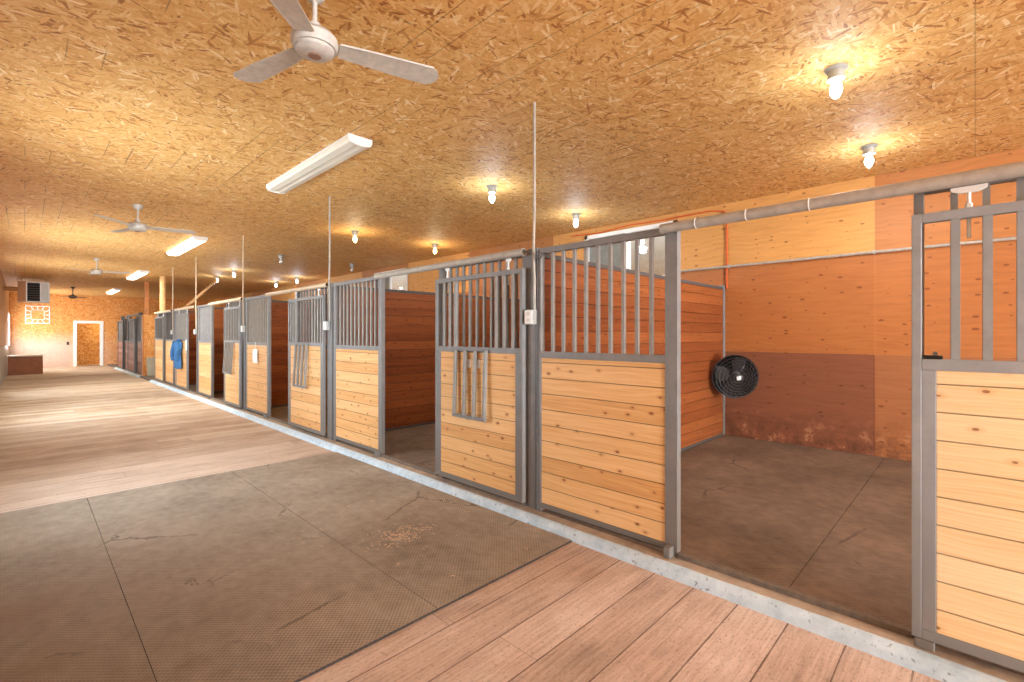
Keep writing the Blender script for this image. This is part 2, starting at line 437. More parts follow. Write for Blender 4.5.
o = bpy.data.objects.new('wall_right', me); COL.objects.link(o); o['kind'] = 'structure'
# framing behind the plywood (closes the joints)
m = MB(); zs = [(0, ZW0, YN, YE), (ZW1, CEIL, YN, YE)]
for a in zs: m.box((XB+.012, a[2], a[0]), (XB+.1, a[3], a[1]))
e = [YN]+[q for w in WIN for q in w]+[YE]
for i in range(0, len(e), 2): m.box((XB+.012, e[i], ZW0), (XB+.1, e[i+1], ZW1))
struct(m, 'wall_right_framing', 'wood_orange')
for i, (a, b) in enumerate(WIN):
    w = MB(); t_ = .06
    w.box((XB-.03, a, ZW0), (XB+.05, b, ZW0+t_)).box((XB-.03, a, ZW1-t_), (XB+.05, b, ZW1))
    w.box((XB-.03, a, ZW0), (XB+.05, a+t_, ZW1)).box((XB-.03, b-t_, ZW0), (XB+.05, b, ZW1))
    w.box((XB-.015, (a+b)/2-.035, ZW0), (XB+.03, (a+b)/2+.035, ZW1))
    fr = struct(w, 'window_%d' % (i+1), 'white'); fr['label'] = 'white framed sliding window high in the stall back wall'
    w = MB(); w.box((XB+.01, a+t_, ZW0+t_), (XB+.018, b-t_, ZW1-t_)); w.build('window_pane', 'glass', fr)
    box((XB+.03, (a+b)/2+.03, ZW0+t_), (XB+.035, b-t_, ZW1-t_)).build('insect_screen', 'screen', fr)
    struct(box((XB+.9, a-1.2, 1.4), (XB+1.0, b+1.2, 4.0)), 'wall_outside_%d' % (i+1), 'siding')

# left wall with window openings (only its far end is in view)
LW = [(4.9, 6.5, 1.0, 2.4), (11.0, 13.2, 1.0, 2.4), (16.4, 18.0, 1.0, 2.4), (27.6, 29.9, 1.02, 2.42)]  # third opening is added, out of view, to let in more light
def wall_pieces(zlo, zhi):
    m = MB(); e = YN
    for (a, b, s, t_) in LW:
        m.box((XL-.12, e, zlo), (XL, a, zhi))
        if zlo < s: m.box((XL-.12, a, zlo), (XL, b, min(zhi, s)))
        if zhi > t_: m.box((XL-.12, a, max(zlo, t_)), (XL, b, zhi))
        e = b
    m.box((XL-.12, e, zlo), (XL, YE, zhi)); return m
struct(wall_pieces(1.12, CEIL), 'wall_left', 'tan_wall')
struct(wall_pieces(0, 1.10), 'wall_left_wainscot', 'galv')
struct(box((XL, 13.3, 1.095), (XL+.02, 27.4, 1.125)), 'trim_2', 'galv')
for i, (a, b, s, t_) in enumerate(LW):
    w = MB(); q = .07
    w.box((XL-.1, a, s), (XL+.025, b, s+q)).box((XL-.1, a, t_-q), (XL+.025, b, t_)).box((XL-.1, a, s), (XL+.025, a+q, t_)).box((XL-.1, b-q, s), (XL+.025, b, t_))
    w.box((XL-.07, (a+b)/2-.03, s), (XL-.03, (a+b)/2+.03, t_))
    fr = struct(w, 'window_%d' % (i+3), 'white')
    box((XL-.06, a+q, s+q), (XL-.052, b-q, t_-q)).build('window_pane', 'glass', fr)
# near end wall with a wide doorway (behind the camera)
m = MB(); m.box((XL-.2, YN-.1, 0), (XL+.15, YN, CEIL)).box((2.7, YN-.1, 0), (XB+.1, YN, CEIL)).box((XL, YN-.1, 3.0), (2.75, YN, CEIL))
struct(m, 'wall_near', 'osb_cross')
# far end wall with the doorway
DX0, DX1, DZ = 1.69, 2.56, 2.06
m = MB(); m.box((XL-.2, YE, 0), (DX0, YE+.16, CEIL)).box((DX1, YE, 0), (XB+.1, YE+.16, CEIL)).box((DX0, YE, DZ), (DX1, YE+.16, CEIL))
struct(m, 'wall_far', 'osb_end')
m = MB(); m.box((.2, YE+1.5, 0), (4.8, YE+1.6, 3.0)); struct(m, 'wall_back_room', 'osb_dark')
m = MB(); m.box((.1, YE+.16, 0), (.2, YE+1.6, 3.0)).box((4.8, YE+.16, 0), (4.9, YE+1.6, 3.0)); struct(m, 'wall_back_room_sides', 'osb_side')
struct(box((.1, YE+.16, 3.0), (4.9, YE+1.6, 3.05)), 'ceiling_back_room', 'osb_ceiling')
m = MB(); c = .105
m.box((DX0-c, YE-.025, 0), (DX0, YE, DZ+c)).box((DX1, YE-.025, 0), (DX1+c, YE, DZ+c)).box((DX0, YE-.025, DZ), (DX1, YE, DZ+c))
m.box((DX0, YE-.02, 0), (DX0+.02, YE+.17, DZ)).box((DX1-.02, YE-.02, 0), (DX1, YE+.17, DZ)).box((DX0, YE-.02, DZ-.02), (DX1, YE+.17, DZ))
dr = struct(m, 'door_1', 'white'); dr['label'] = 'open doorway in white casing in the far end wall'
for z in (.3, 1.05, 1.78): box((DX1-.028, YE+.02, z-.06), (DX1-.019, YE+.12, z+.06)).build('hinge', 'brass', dr)
box((DX0, YE-.02, .0), (DX1, YE+.17, .02)).build('threshold', 'conc', dr)

# ------------------------------------------------------------------ floor mats
for i, (a, b, lb) in enumerate(((XL+.005, .3885, 'leftmost of the three aisle mats'),
                     (.3915, 1.5485, 'middle of the three aisle mats, between two seams'),
                     (1.5515, 2.735, 'rightmost of three in the aisle, against the painted kerb'))):
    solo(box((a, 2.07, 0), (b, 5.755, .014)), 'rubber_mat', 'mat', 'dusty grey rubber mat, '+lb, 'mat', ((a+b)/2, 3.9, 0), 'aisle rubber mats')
XS = [2.985, 3.5, 4.72, 5.94, 6.965]
rowname = {0: 'beside the doorway', 1: 'second from the doorway', 2: 'third from the doorway', 3: 'against the plywood wall'}
for (ya, yb, st, part) in ((-1.05, .7485, 'nearest stall', 'behind the right hand door'), (.7515, 2.555, 'nearest stall', 'on the board partition side'),
                     (2.63, 4.4, 'second stall', 'on the near side'), (4.41, 6.22, 'second stall', 'on the far side')):
    for k in range(4):
        a, b = XS[k]+.0015, XS[k+1]-.0015
        solo(box((a, ya, ZT-.012), (b, yb, ZT), .002), 'stall_mat', 'stall_mat', 'brown rubber mat in the %s %s, %s' % (st, part, rowname[k]), 'mat', ((a+b)/2, (ya+yb)/2, ZT-.012), 'stall floor mats')
for (ya, yb, nm) in ((6.3, 9.86, 'third stall, entered past the door with the long hanging yoke'), (9.95, 13.4, 'fourth stall'), (13.5, 16.1, 'stall under the hanging blue jacket'), (16.1, 18.4, 'last stall of the row')):
    solo(box((2.985, ya, ZT-.012), (6.965, yb, ZT), .002), 'stall_mat', 'stall_mat', 'brown rubber matting covering the %s' % nm, 'mat', (5, (ya+yb)/2, ZT-.012), 'stall floor mats')

# wood shavings on the mat: uncountable
m = MB(); rr = random.Random(5)
for k in range(190):
    cx, cy = (rr.gauss(1.93, .11), rr.gauss(3.02, .07)) if k < 150 else (rr.gauss(1.9, .5), rr.gauss(3.2, .5))
    if cx > 2.7 or cy < 2.1: continue
    a = rr.uniform(0, PI); l, w = rr.uniform(.006, .017), rr.uniform(.002, .005); dx, dy = math.cos(a), math.sin(a); z = .0145
    m.poly([(cx+dx*l+dy*w, cy+dy*l-dx*w, z), (cx+dx*l-dy*w, cy+dy*l+dx*w, z+.003), (cx-dx*l-dy*w, cy-dy*l+dx*w, z), (cx-dx*l+dy*w, cy-dy*l-dx*w, z+.002)], (0, 0, .001))
o = solo(m, 'wood_shavings', 'shavings', 'scatter of pale wood shavings on the dusty aisle mat', 'shavings', (1.93, 3.02, .014)); o['kind'] = 'stuff'

# ------------------------------------------------------------------ stall fronts
def board_mesh(x0, x1, y0, y1, z0, z1, pitch=.126, zb=.13, axis='y'):
    """tongue and groove boards: one mesh, bevelled edges make the grooves"""
    m = MB(); k = math.floor((z0-zb)/pitch)
    while zb+k*pitch < z1-.002:
        a, b = max(z0, zb+k*pitch+.0012), min(z1, zb+(k+1)*pitch-.0012)
        if b-a > .012: m.box((x0, y0, a), (x1, y1, b), .0035)
        k += 1
    m.box(((x0+x1)/2-.006, y0+.001, z0+.001), ((x0+x1)/2+.006, y1-.001, z1-.001))
    return m
ZB0, ZM0, ZM1, ZTOP = .094, 1.30, 1.352, 2.185
def fixed_panel(y0, y1, label, lpost=.06, rpost=.07, boards='pine', guide=None, steel='steel', bar='steel_bar', nsp=.1015):
    """y0 < y1; the frame, board infill and bars of a fixed stall front"""
    t = thing('stall_front_panel', (XF, (y0+y1)/2, ZT), label, 'stall panel', 'fixed stall front panels')
    m = MB(); h = .025; f = .003
    m.box((XF-h, y0, ZT), (XF+h, y0+rpost, ZTOP), f).box((XF-h, y1-lpost, ZT), (XF+h, y1, ZTOP), f)
    m.box((XF-h, y0+rpost, ZM0), (XF+h, y1-lpost, ZM1), f).box((XF-h, y0+rpost, ZTOP-.045), (XF+h, y1-lpost, ZTOP), f)
    m.box((XF-h, y0+rpost, ZB0), (XF+h, y1-lpost, ZB0+.036), f)
    m.build('panel_frame', steel, t)
    board_mesh(XF-.018, XF+.018, y0+rpost, y1-lpost, ZB0+.036, ZM0).build('board_panel', boards, t)
    n = max(2, round((y1-lpost-y0-rpost)/nsp)); d = (y1-lpost-y0-rpost)/n
    for k in range(1, n):
        y = y0+rpost+k*d; box((XF-.0125, y-.0125, ZM1), (XF+.0125, y+.0125, ZTOP-.045)).build('bar', bar, t)
    if guide is not None:
        m = MB(); m.box((XF-.085, guide-.022, ZT), (XF-.026, guide+.022, ZT+.07), .006); m.build('door_guide', 'steel', t)
    return t
def stall_door(y0, y1, label, bars, yoke=None, boards='pine', steel='steel', hook=None, tilt=.02, bar='steel_bar', hw=.45):
    t = thing('stall_door', (XD, (y0+y1)/2, .105), label, 'stall door', 'sliding stall doors')
    a, h, f = .035, .02, .003; zt = 2.035
    m = MB()
    m.box((XD-h, y0, .105), (XD+h, y0+a, zt), f).box((XD-h, y1-a, .105), (XD+h, y1, zt), f)
    m.box((XD-h, y0+a, zt-.042), (XD+h, y1-a, zt), f).box((XD-h, y0+a, 1.325), (XD+h, y1-a, 1.375), f)
    m.box((XD-h, y0+a, .105), (XD+h, y1-a, .15), f)
    m.build('door_frame', steel, t)
    m = MB(); s = .05
    m.box((XD-h+.003, y0+a, .15), (XD+h-.003, y0+a+s, 1.325), f).box((XD-h+.003, y1-a-s, .15), (XD+h-.003, y1-a, 1.325), f)
    m.build('board_channel', steel, t)
    board_mesh(XD-.014, XD+.014, y0+a+s, y1-a-s, .15, 1.325).build('board_panel', boards, t)
    for y in bars: box((XD-.015, y-.015, 1.375), (XD+.015, y+.015, zt-.042)).build('bar', bar, t)
    if yoke:
        ya, yb, zl, nb = yoke
        y_ = thing_part = MB(); b = .013; x0, x1 = XD-.04, XD-.04-tilt
        y_.poly([(x1-b, ya, zl), (x1-b, yb, zl), (x1-b, yb, zl+.03), (x1-b, ya, zl+.03)], (2*b, 0, 0))
        y_.tube([(x0, ya, 1.345), (x0, yb, 1.345)], .009, 8)
        yk = y_.build('drop_yoke', steel, t)
        for k in range(nb):
            y = ya+.02+(yb-ya-.04)*k/(nb-1)
            m = MB(); q = .0135
            v = [(x0-q, 1.345), (x0+q, 1.345), (x1+q, zl+.03), (x1-q, zl+.03)]
            m.poly([(x, y-q, z) for x, z in v], (0, 2*q, 0)); m.build('yoke_bar', bar, yk)
    for y in (hook or ()):
        m = MB(); xh = XD+.024
        m.poly([(xh-.008, y+q*hw, z) for q, z in ((-.03, 2.108), (.03, 2.108), (.058, 2.122), (.06, 2.136), (-.06, 2.136), (-.058, 2.122))], (.016, 0, 0))
        m.tube([(xh, y, 2.11), (xh, y, 1.91)], .007, 8).tube([(xh, y, 2.06), (xh, y, 2.035)], .013, 6)
        m.build('track_hanger', 'white', t, True)
    return t
def track(y0, y1, label, mat='pipe', marks=()):
    z, r = 2.167, .031; x = XD
    t = thing('door_track_pipe', (x, (y0+y1)/2, z), label, 'pipe', 'door track pipes')
    m = MB(); n = 20
    m.tube([(x, y0, z), (x, y1, z)], r, n, cap=False).tube([(x, y0+.002, z), (x, y1-.002, z)], r*.82, n, cap=False)
    # annular ends
    for y in (y0, y1):
        for k in range(n):
            a0, a1 = 2*PI*k/n, 2*PI*(k+1)/n
            p = lambda a, q: m.bm.verts.new((x+q*math.cos(a), y, z+q*math.sin(a)))
            m.bm.faces.new((p(a0, r), p(a1, r), p(a1, r*.82), p(a0, r*.82)))
    m.build('pipe', mat, t, True)
    for y in (y0+.05, y1-.05): MB().tube([(x, y-.001, z), (x, y+.001, z)], r*.8, 16).build('bore_shade', 'hole_shade', t)  # dark disc painted for the shade inside the open pipe
    for y in marks:
        MB().ring((x, y, z), r, .0025, (0, 1, 0), 20, 6).build('joint_band', 'paper', t, True)
    for y in (y0+.12, y1-.12):
        box((x+.02, y-.02, z-.015), (XF-.027, y+.02, z+.015), .003).build('track_bracket', 'steel', t)
    return t
def post(y, label, w=.1, top=2.195):
    t = thing('divider_post', (XF, y, ZT), label, 'post', 'stall divider posts')
    m = MB(); m.box((XF-.03, y-w/2, ZT), (XF+.05, y+w/2, top), .004); m.build('post_tube', 'steel', t)
    m = MB(); m.box((XF-.036, y-w*.5-.004, ZT), (XF+.05, y-w*.5+.02, top-.06), .003); m.build('edge_angle', 'steel_dark', t)
    return t
def outlet(y, dy, label, zb, tan=False, top=CEIL):
    t = thing('electrical_conduit', (XF-.06, y, zb), label, 'conduit', 'conduits down the stall posts')
    x = XF-.05
    MB().tube([(x, y, zb+.06), (x, y, 1.9), (x-.004, y+.006, 2.2), (x, y, 2.5), (x, y, top)], .011, 10).build('conduit_pipe', 'pipe_tan' if tan else 'pipe', t, True)
    b = box((x-.035, y+dy-.035, zb-.06), (x+.011, y+dy+.055, zb+.06), .004).build('outlet_box', 'galv', t)
    box((x-.043, y+dy-.03, zb-.055), (x-.035, y+dy+.05, zb+.055), .002).build('cover_plate', 'paper', b)
    for dz in (-.025, .025): box((x-.0455, y+dy-.008, zb+dz-.014), (x-.043, y+dy+.026, zb+dz+.014), .001).build('socket', 'heater_grey', b)
    return t
def stops(a, b, n): return [a+(b-a)*k/(n-1) for k in range(n)]

# stall 1 (nearest)
fixed_panel(-1.03, .207, 'fixed stall front panel behind the sliding door at the right edge', lpost=.036, nsp=.1028)
stall_door(-1.05, .21, 'pale boarded sliding stall door at the right edge of the photo', stops(.062, -.943, 11), boards='pine_light', steel='steel_light', hook=(.02, -.85), bar='steel_light', hw=1)
m = box((XD-.03, .13, ZT), (XD+.028, .2, ZT+.0395), .006); solo(m, 'door_stop', 'steel', 'small grey steel floor stop under the corner of the right hand door', 'door stop', (XD, .165, ZT))
track(-1.1, 1.45, 'long galvanised pipe track above the nearest stall opening', marks=(1.22, .93, .62))
fixed_panel(1.36, 2.538, 'fixed stall panel with many bars, left of the nearest stall opening', rpost=.085, lpost=.03, guide=1.405)
# stall 2
post(2.593, 'steel post with a white outlet, between the first two stalls')
fixed_panel(2.645, 3.86, 'fixed stall panel behind the second door, its bars showing above it')
d2 = stall_door(2.655, 3.84, 'sliding stall door with a lowered four bar yoke, second from the right', [2.774, 2.88, 2.976, 3.54, 3.62, 3.71], (3.06, 3.51, .725, 4), hook=(2.86, 3.70))
track(2.655, 5.02, 'galvanised pipe track above the second door, open end by the outlet post')
fixed_panel(4.965, 6.2, 'fixed stall panel just left of the second stall opening', guide=5.0)
# stall 3
post(6.26, 'steel post with a white outlet, between the second and third stalls')
fixed_panel(6.315, 7.5, 'fixed stall panel behind the third door, a strip of boards beside the post')
stall_door(6.39, 7.62, 'sliding stall door with lowered yoke, third from the right', stops(6.48, 6.76, 4)+stops(7.36, 7.53, 3), (6.85, 7.29, .72, 4), hook=(6.62, 7.42), tilt=.03)
track(6.3, 8.6, 'tan pipe track above the third door', 'pipe_tan')
fixed_panel(8.66, 9.85, 'fixed stall panel with a white paper tag hanging on it', guide=8.7)
# stall 4
post(9.91, 'steel post between the third and fourth stalls, left of the tagged panel')
fixed_panel(9.965, 11.1, 'fixed stall panel behind the fourth door')
stall_door(9.98, 11.03, 'sliding stall door with a dark tilted yoke, fourth from the right', stops(10.08, 10.93, 9), (10.32, 10.84, .72, 6), hook=(10.15, 10.85), tilt=.04)
track(9.925, 12.15, 'tan pipe track above the fourth door', 'pipe_tan')
fixed_panel(12.2, 13.38, 'fixed stall panel with pale bright bars, just right of the blue jacket opening', guide=12.24, bar='steel_light')
# stall 5
post(13.45, 'steel post at the near side of the blue jacket opening')
fixed_panel(14.6, 15.97, 'fixed stall panel behind the door with the blue jacket')
stall_door(14.2, 15.5, 'sliding stall door with a blue jacket hung over it', stops(14.3, 15.4, 11), hook=(14.4, 15.3))
track(13.47, 15.6, 'tan pipe track over the door with the blue jacket', 'pipe_tan')
# stall 6
post(16.03, 'steel post behind the blue jacket door, last with an outlet')
fixed_panel(16.09, 17.25, 'dark barred fixed stall panel left of the blue jacket', bar='steel_dark')
stall_door(17.2, 18.45, 'last sliding stall door at the far end of the main row', stops(17.3, 18.35, 11), hook=(17.4, 18.2), bar='steel_dark')
fixed_panel(17.3, 18.5, 'fixed stall panel behind the last door of the main row', bar='steel_dark')
track(16.1, 18.52, 'tan pipe track at the far end of the main stall row', 'pipe_tan')

outlet(2.555, .02, 'long conduit with outlet box on the nearest divider post', 1.63)
outlet(6.26, .05, 'conduit with outlet box on the second divider post', 1.61)
outlet(9.91, -.05, 'conduit with outlet box on the third divider post', 1.60, True)
outlet(13.45, 0, 'conduit with outlet box by the blue jacket opening', 1.56, True)
outlet(16.03, 0, 'thin conduit with outlet box, farthest along the stalls', 1.56, True)
# iron ring hung at the top of the first post
solo(MB().ring((XF-.06, 2.5, 2.12), .028, .006, (1, .3, 0), 24, 8), 'iron_ring', 'steel_dark', 'small iron ring hanging at the top of the nearest post', 'ring', (XF-.06, 2.5, 2.09), smooth=True)

# steel sills across the stall openings
for i, (a, b) in enumerate(((.21, 1.36), (3.9, 4.965), (7.5, 8.66), (11.2, 12.2), (13.5, 14.6))):
    m = MB(); m.box((XF-.03, a, ZT-.01), (XF+.0, b, ZT+.03), .004).box((XF, a, ZT-.01), (XF+.05, b, ZT+.012), .003)
    struct(m, 'trim_%d' % (i+3), 'conc')

# partitions between the stalls
def partition(y, label, top=2.165):
    t = thing('stall_partition', ((XF+XB)/2, y, ZT), label, 'stall partition', 'board partitions between stalls')
    board_mesh(3.0, XB-.06, y-.022, y+.022, ZT+.03, top-.04).build('board_panel', 'stain_x', t)
    box((3.0, y-.03, top-.04), (XB-.06, y+.03, top), .003).build('top_channel', 'steel_dark', t)
    m = MB(); m.box((XB-.06, y-.035, ZT), (XB-.005, y+.035, top+.03), .004); m.build('end_channel', 'steel', t)
    box((3.0, y-.03, ZT), (XB-.06, y+.03, ZT+.03), .003).build('bottom_channel', 'steel_dark', t)
    return t
partition(2.593, 'orange stained board partition with the black fan, in the nearest stall')
partition(6.26, 'orange board partition seen through the second stall opening')
partition(9.91, 'orange board partition seen through the third stall opening')
partition(13.45, 'orange board partition seen through the fourth stall opening')
partition(16.03, 'orange board partition seen through the blue jacket opening')
partition(18.45, 'board partition closing the far end of the main stall row')

# ------------------------------------------------------------------ nearest stall: back pipe, orange cord, barn fan
t = thing('wall_pipe', (XB-.03, 1, 2.455), 'thin grey pipe running across the plywood back wall', 'pipe')
MB().tube([(XB-.03, -1.1, 2.46), (XB-.03, 3.2, 2.455)], .017, 12).build('pipe', 'pipe', t, True)
for y in (-.6, .85, 2.5): box((XB-.05, y-.012, 2.435), (XB-.001, y+.012, 2.48), .003).build('pipe_clamp', 'galv', t)
m = MB().tube([(XB-.02, 5.3, 3.29), (XB-.02, 4.66, 3.26), (XB-.02, 4.1, 3.30), (XB-.02, 3.55, 3.285), (XB-.02, 2.75, 3.29), (XB-.02, 2.56, 3.25), (XB-.02, 2.53, 3.05), (XB-.02, 2.53, 2.15)], .011, 8)
solo(m, 'extension_cord', 'cord', 'orange electrical cord along the top of the back wall and down beside the window', 'cord', (XB-.02, 2.53, 2.15), smooth=True)

def barn_fan(c, d):
    d = Vector(d).normalized(); c = Vector(c)
    t = thing('barn_fan', c, 'round black caged fan hung in the corner of the nearest stall', 'fan')
    Q = Vector((0, 0, 1)).rotation_difference(d).to_matrix(); R = .285
    m = MB()
    for f_, dz in ((.22, .155), (.36, .15), (.5, .14), (.64, .124), (.78, .1), (.9, .07), (1.0, .02)): m.ring(c+d*dz, R*f_, .004, d, 40, 5)
    for f_, dz in ((1.0, -.03), (.85, -.1)): m.ring(c+d*dz, R*f_, .004, d, 40, 5)
    for k in range(24):
        a = 2*PI*k/24; o = Q@Vector((math.cos(a), math.sin(a), 0)); o2 = Q@Vector((math.cos(a+.35), math.sin(a+.35), 0))
        m.tube([c+o*R*.2+d*.155, c+o*R*.55+d*.135, c+o2*R*.85+d*.085, c+o2*R+d*.02, c+o2*R-d*.03], .003, 5)
        if k % 2 == 0: m.tube([c+o*R-d*.03, c+o*R*.85-d*.1, c+o*R*.35-d*.15], .003, 5)
    m.build('wire_cage', 'black_wire', t, True)
    MB().lathe([(0, .166), (.05, .164), (.062, .156), (.062, .146), (0, .142)], c, 24, d).build('cage_boss', 'black', t, True)
    b = MB().lathe([(0, .17), (.035, .169), (.035, .165), (0, .164)], c, 4, d); b.build('maker_plate', 'galv', t)
    MB().lathe([(R*.97, -.02), (R*.86, -.085), (R*.6, -.13), (R*.2, -.145), (R*.2, -.15), (R*.6, -.136), (R*.88, -.09), (R*.98, -.022)], c, 36, d).build('rear_shell', 'black', t, True)
    MB().lathe([(0, .05), (.07, .045), (.08, .0), (.08, -.1), (.06, -.17), (0, -.18)], c, 24, d).build('motor', 'black', t, True)
    for k in range(4):
        a = 2*PI*k/4+.4; u = Q@Vector((math.cos(a), math.sin(a), 0)); v = Q@Vector((-math.sin(a), math.cos(a), 0))
        p = [c+u*.06-v*.05-d*.02, c+u*.15-v*.10-d*.04, c+u*.25-v*.09-d*.045, c+u*.262+v*.03+d*.02, c+u*.2+v*.1+d*.05, c+u*.06+v*.05+d*.03]
        MB().poly(p, d*.004).build('blade', 'black', t)
    e = Vector((XB-.07, 2.55, c.z+.12))
    MB().tube([c-d*.1+Vector((0, 0, .02)), (c-d*.1+e)/2+Vector((0, 0, .1)), e], .014, 8).build('bracket', 'steel_dark', t, True)
    return t
barn_fan((6.56, 2.275, CH-.55), (-.8, -.55, -.05))

# ------------------------------------------------------------------ things on the stall fronts
# blue jacket hung over the door
def jacket(yc, ztop):
    t = thing('jacket', (XD-.05, yc, ztop-.6), 'blue jacket hung over the sliding stall door', 'jacket')
    bm_ = MB(); nu, nv = 18, 16; g = []
    for j in range(nv):
        v = j/(nv-1); row = []
        for i in range(nu):
            u = i/(nu-1)*2-1
            w = .27+.13*v-.06*math.exp(-((v-.55)/.2)**2)+(.02*math.sin(9*v+1))
            y = yc+u*w+.12*v; z = ztop-.74*v*(1-.12*u*u)-.05*abs(u)
            x = XD-.06-.07*(1-u*u)*(.35+.65*math.sin(PI*min(1, v*1.1)))-.02*math.sin(u*7+v*3)*v-.012*math.sin(u*15)
            row.append(bm_.bm.verts.new((x, y, z)))
        g.append(row)
    for a, b in zip(g, g[1:]):
        for i in range(nu-1): bm_.bm.faces.new((a[i], a[i+1], b[i+1], b[i]))
    b = bm_.build('jacket_body', 'jacket', t, True)
    md = b.modifiers.new('thick', 'SOLIDIFY'); md.thickness = .012
    box((XD-.09, yc-.02, ztop-.03), (XD-.0202, yc+.02, ztop+.01), .004).build('hanging_loop', 'jacket', t)
    for s, k in ((-1, .06), (1, .14)):
        MB().tube([(XD-.11, yc+s*.13, ztop-.05), (XD-.13, yc+s*.22, ztop-.25), (XD-.13, yc+s*.2+k, ztop-.42), (XD-.12, yc+s*.16+k, ztop-.52)], [.07, .075, .06, .055], 12).build('sleeve', 'jacket', t, True)
    MB().tube([(XD-.065, yc-.12, ztop-.0), (XD-.10, yc, ztop+.0), (XD-.065, yc+.12, ztop-.0)], .035, 10).build('collar', 'jacket', t, True)
jacket(14.9, CH-.14)
def sheet(y0, y1, z0, z1, name, label, mat='paper', x=None, lean=.0):
    x = XF-.036 if x is None else x
    m = MB(); m.poly([(x, y0, z1), (x, y1, z1), (x-lean-.01, y1, (z0+z1)/2), (x-lean, y1, z0), (x-lean, y0, z0), (x-lean-.01, y0, (z0+z1)/2)], (.003, 0, 0))
    return m
t = thing('paper_tag', (XF-.04, 9.27, 1.0), 'white paper tag hanging by a string on the third stall panel', 'tag')
sheet(9.16, 9.4, .98, 1.23, '', '').build('card', 'paper', t)
MB().tube([(XF-.036, 9.28, 1.23), (XF-.034, 9.28, 1.36)], .004, 6).build('string', 'paper', t)
for (y, lb) in ((3.335, 'left of the two white cards on the second door, behind its yoke'), (3.205, 'right of the two white cards on the second door, behind its yoke')):
    solo(box((XD-.019, y-.026, 1.185), (XD-.0145, y+.026, 1.262)), 'name_card', 'paper', 'small '+lb, 'card', (XD-.017, y, 1.185), 'white cards on the second door')
solo(box((XD-.0245, 14.205, 1.1), (XD-.02, 14.34, 1.36)), 'paper_notice', 'paper', 'white paper notice beside the blue jacket on the door', 'notice', (XD-.022, 14.27, 1.1))
solo(box((XD-.03, .0, 0), (XD-.02, .01, .01)), 'tmp', 'paper', 'x', 'x', (0, 0, 0)) if False else None
t = thing('door_latch', (XD, .14, 1.375), 'small dark latch at the corner of the right hand door', 'latch')
box((XD-.012, .105, 1.3755), (XD+.03, .17, 1.392), .003).build('latch_plate', 'black', t); MB().tube([(XD-.02, .13, 1.4), (XD+.03, .13, 1.4)], .009, 8).build('bolt', 'steel_dark', t)

# ------------------------------------------------------------------ ceiling lights
def lamp(x, y, label, kind, group=None):
    t = thing('ceiling_lamp', (x, y, CEIL), label, 'ceiling lamp', 'jar lamps over the stalls')
    c = (x, y, CEIL)
    MB().lathe([(0, 0), (.068, 0), (.07, -.012), (.06, -.022), (.052, -.03), (.05, -.07), (.056, -.074), (.056, -.084), (0, -.084)], c).build('lamp_base', 'galv', t, True)
    MB().lathe([(.046, -.084), (.05, -.1), (.053, -.13), (.052, -.17), (.046, -.2), (.03, -.218), (0, -.224)], c).build('glass_jar', 'jar', t, True)
    MB().lathe([(.016, -.084), (.018, -.1), (.034, -.125), (.039, -.15), (.034, -.178), (.02, -.194), (0, -.198)], c).build('bulb', {'c': 'bulb_cool', 'w': 'bulb_warm', 'o': 'bulb_off'}[kind], t, True)
    if kind != 'o':
        c_ = (.97, .97, .95) if kind == 'c' else (1, .8, .5)
        l = bpy.data.lights.new('lamp_light', 'AREA'); l.shape = 'DISK'; l.size = .12; l.energy = P_BULB; l.color = c_
        lo = bpy.data.objects.new('lamp_light', l); COL.objects.link(lo); lo.location = (x, y, CEIL-.24)
        l = bpy.data.lights.new('lamp_glow', 'POINT'); l.energy = P_GLOW; l.color = (.72, .86, 1) if kind == 'c' else c_; l.shadow_soft_size = .06
        lo = bpy.data.objects.new('lamp_glow', l); COL.objects.link(lo); lo.location = (x, y, CEIL-.3)
P_BULB, P_GLOW = 13, 9
K = 1.0296
for (x, y, k, lb) in ((3.873, .682, 'c', 'lit jar lamp over the nearest stall, larger and nearer of the two'), (5.694, .735, 'c', 'lit jar lamp over the nearest stall, beside the back wall'),
                      (3.996, 4.24, 'c', 'lit jar lamp left of the tall bar panel, over the second stall front'), (5.806, 4.314, 'c', 'lit jar lamp above the high window of the second stall'),
                      (4.046, 7.797, 'w', 'warm yellow jar lamp nearer the aisle in the third stall'), (5.744, 7.761, 'w', 'warm yellow jar lamp deeper in the third stall'),
                      (4.08, 11.345, 'o', 'unlit jar lamp nearer the aisle over the fourth stall'), (5.872, 11.476, 'o', 'unlit jar lamp deeper in the fourth stall'),
                      (4.149, 16.801, 'c', 'lit jar lamp at the top of the wooden brace'), (4.1, 14.908, 'c', 'lit jar lamp just right of the brace top'),
                      (5.982, 17.086, 'c', 'lit jar lamp, left of the far back pair'), (5.979, 15.287, 'c', 'lit jar lamp, right of the far back pair')):
    lamp(x*K, y*K, lb, k)

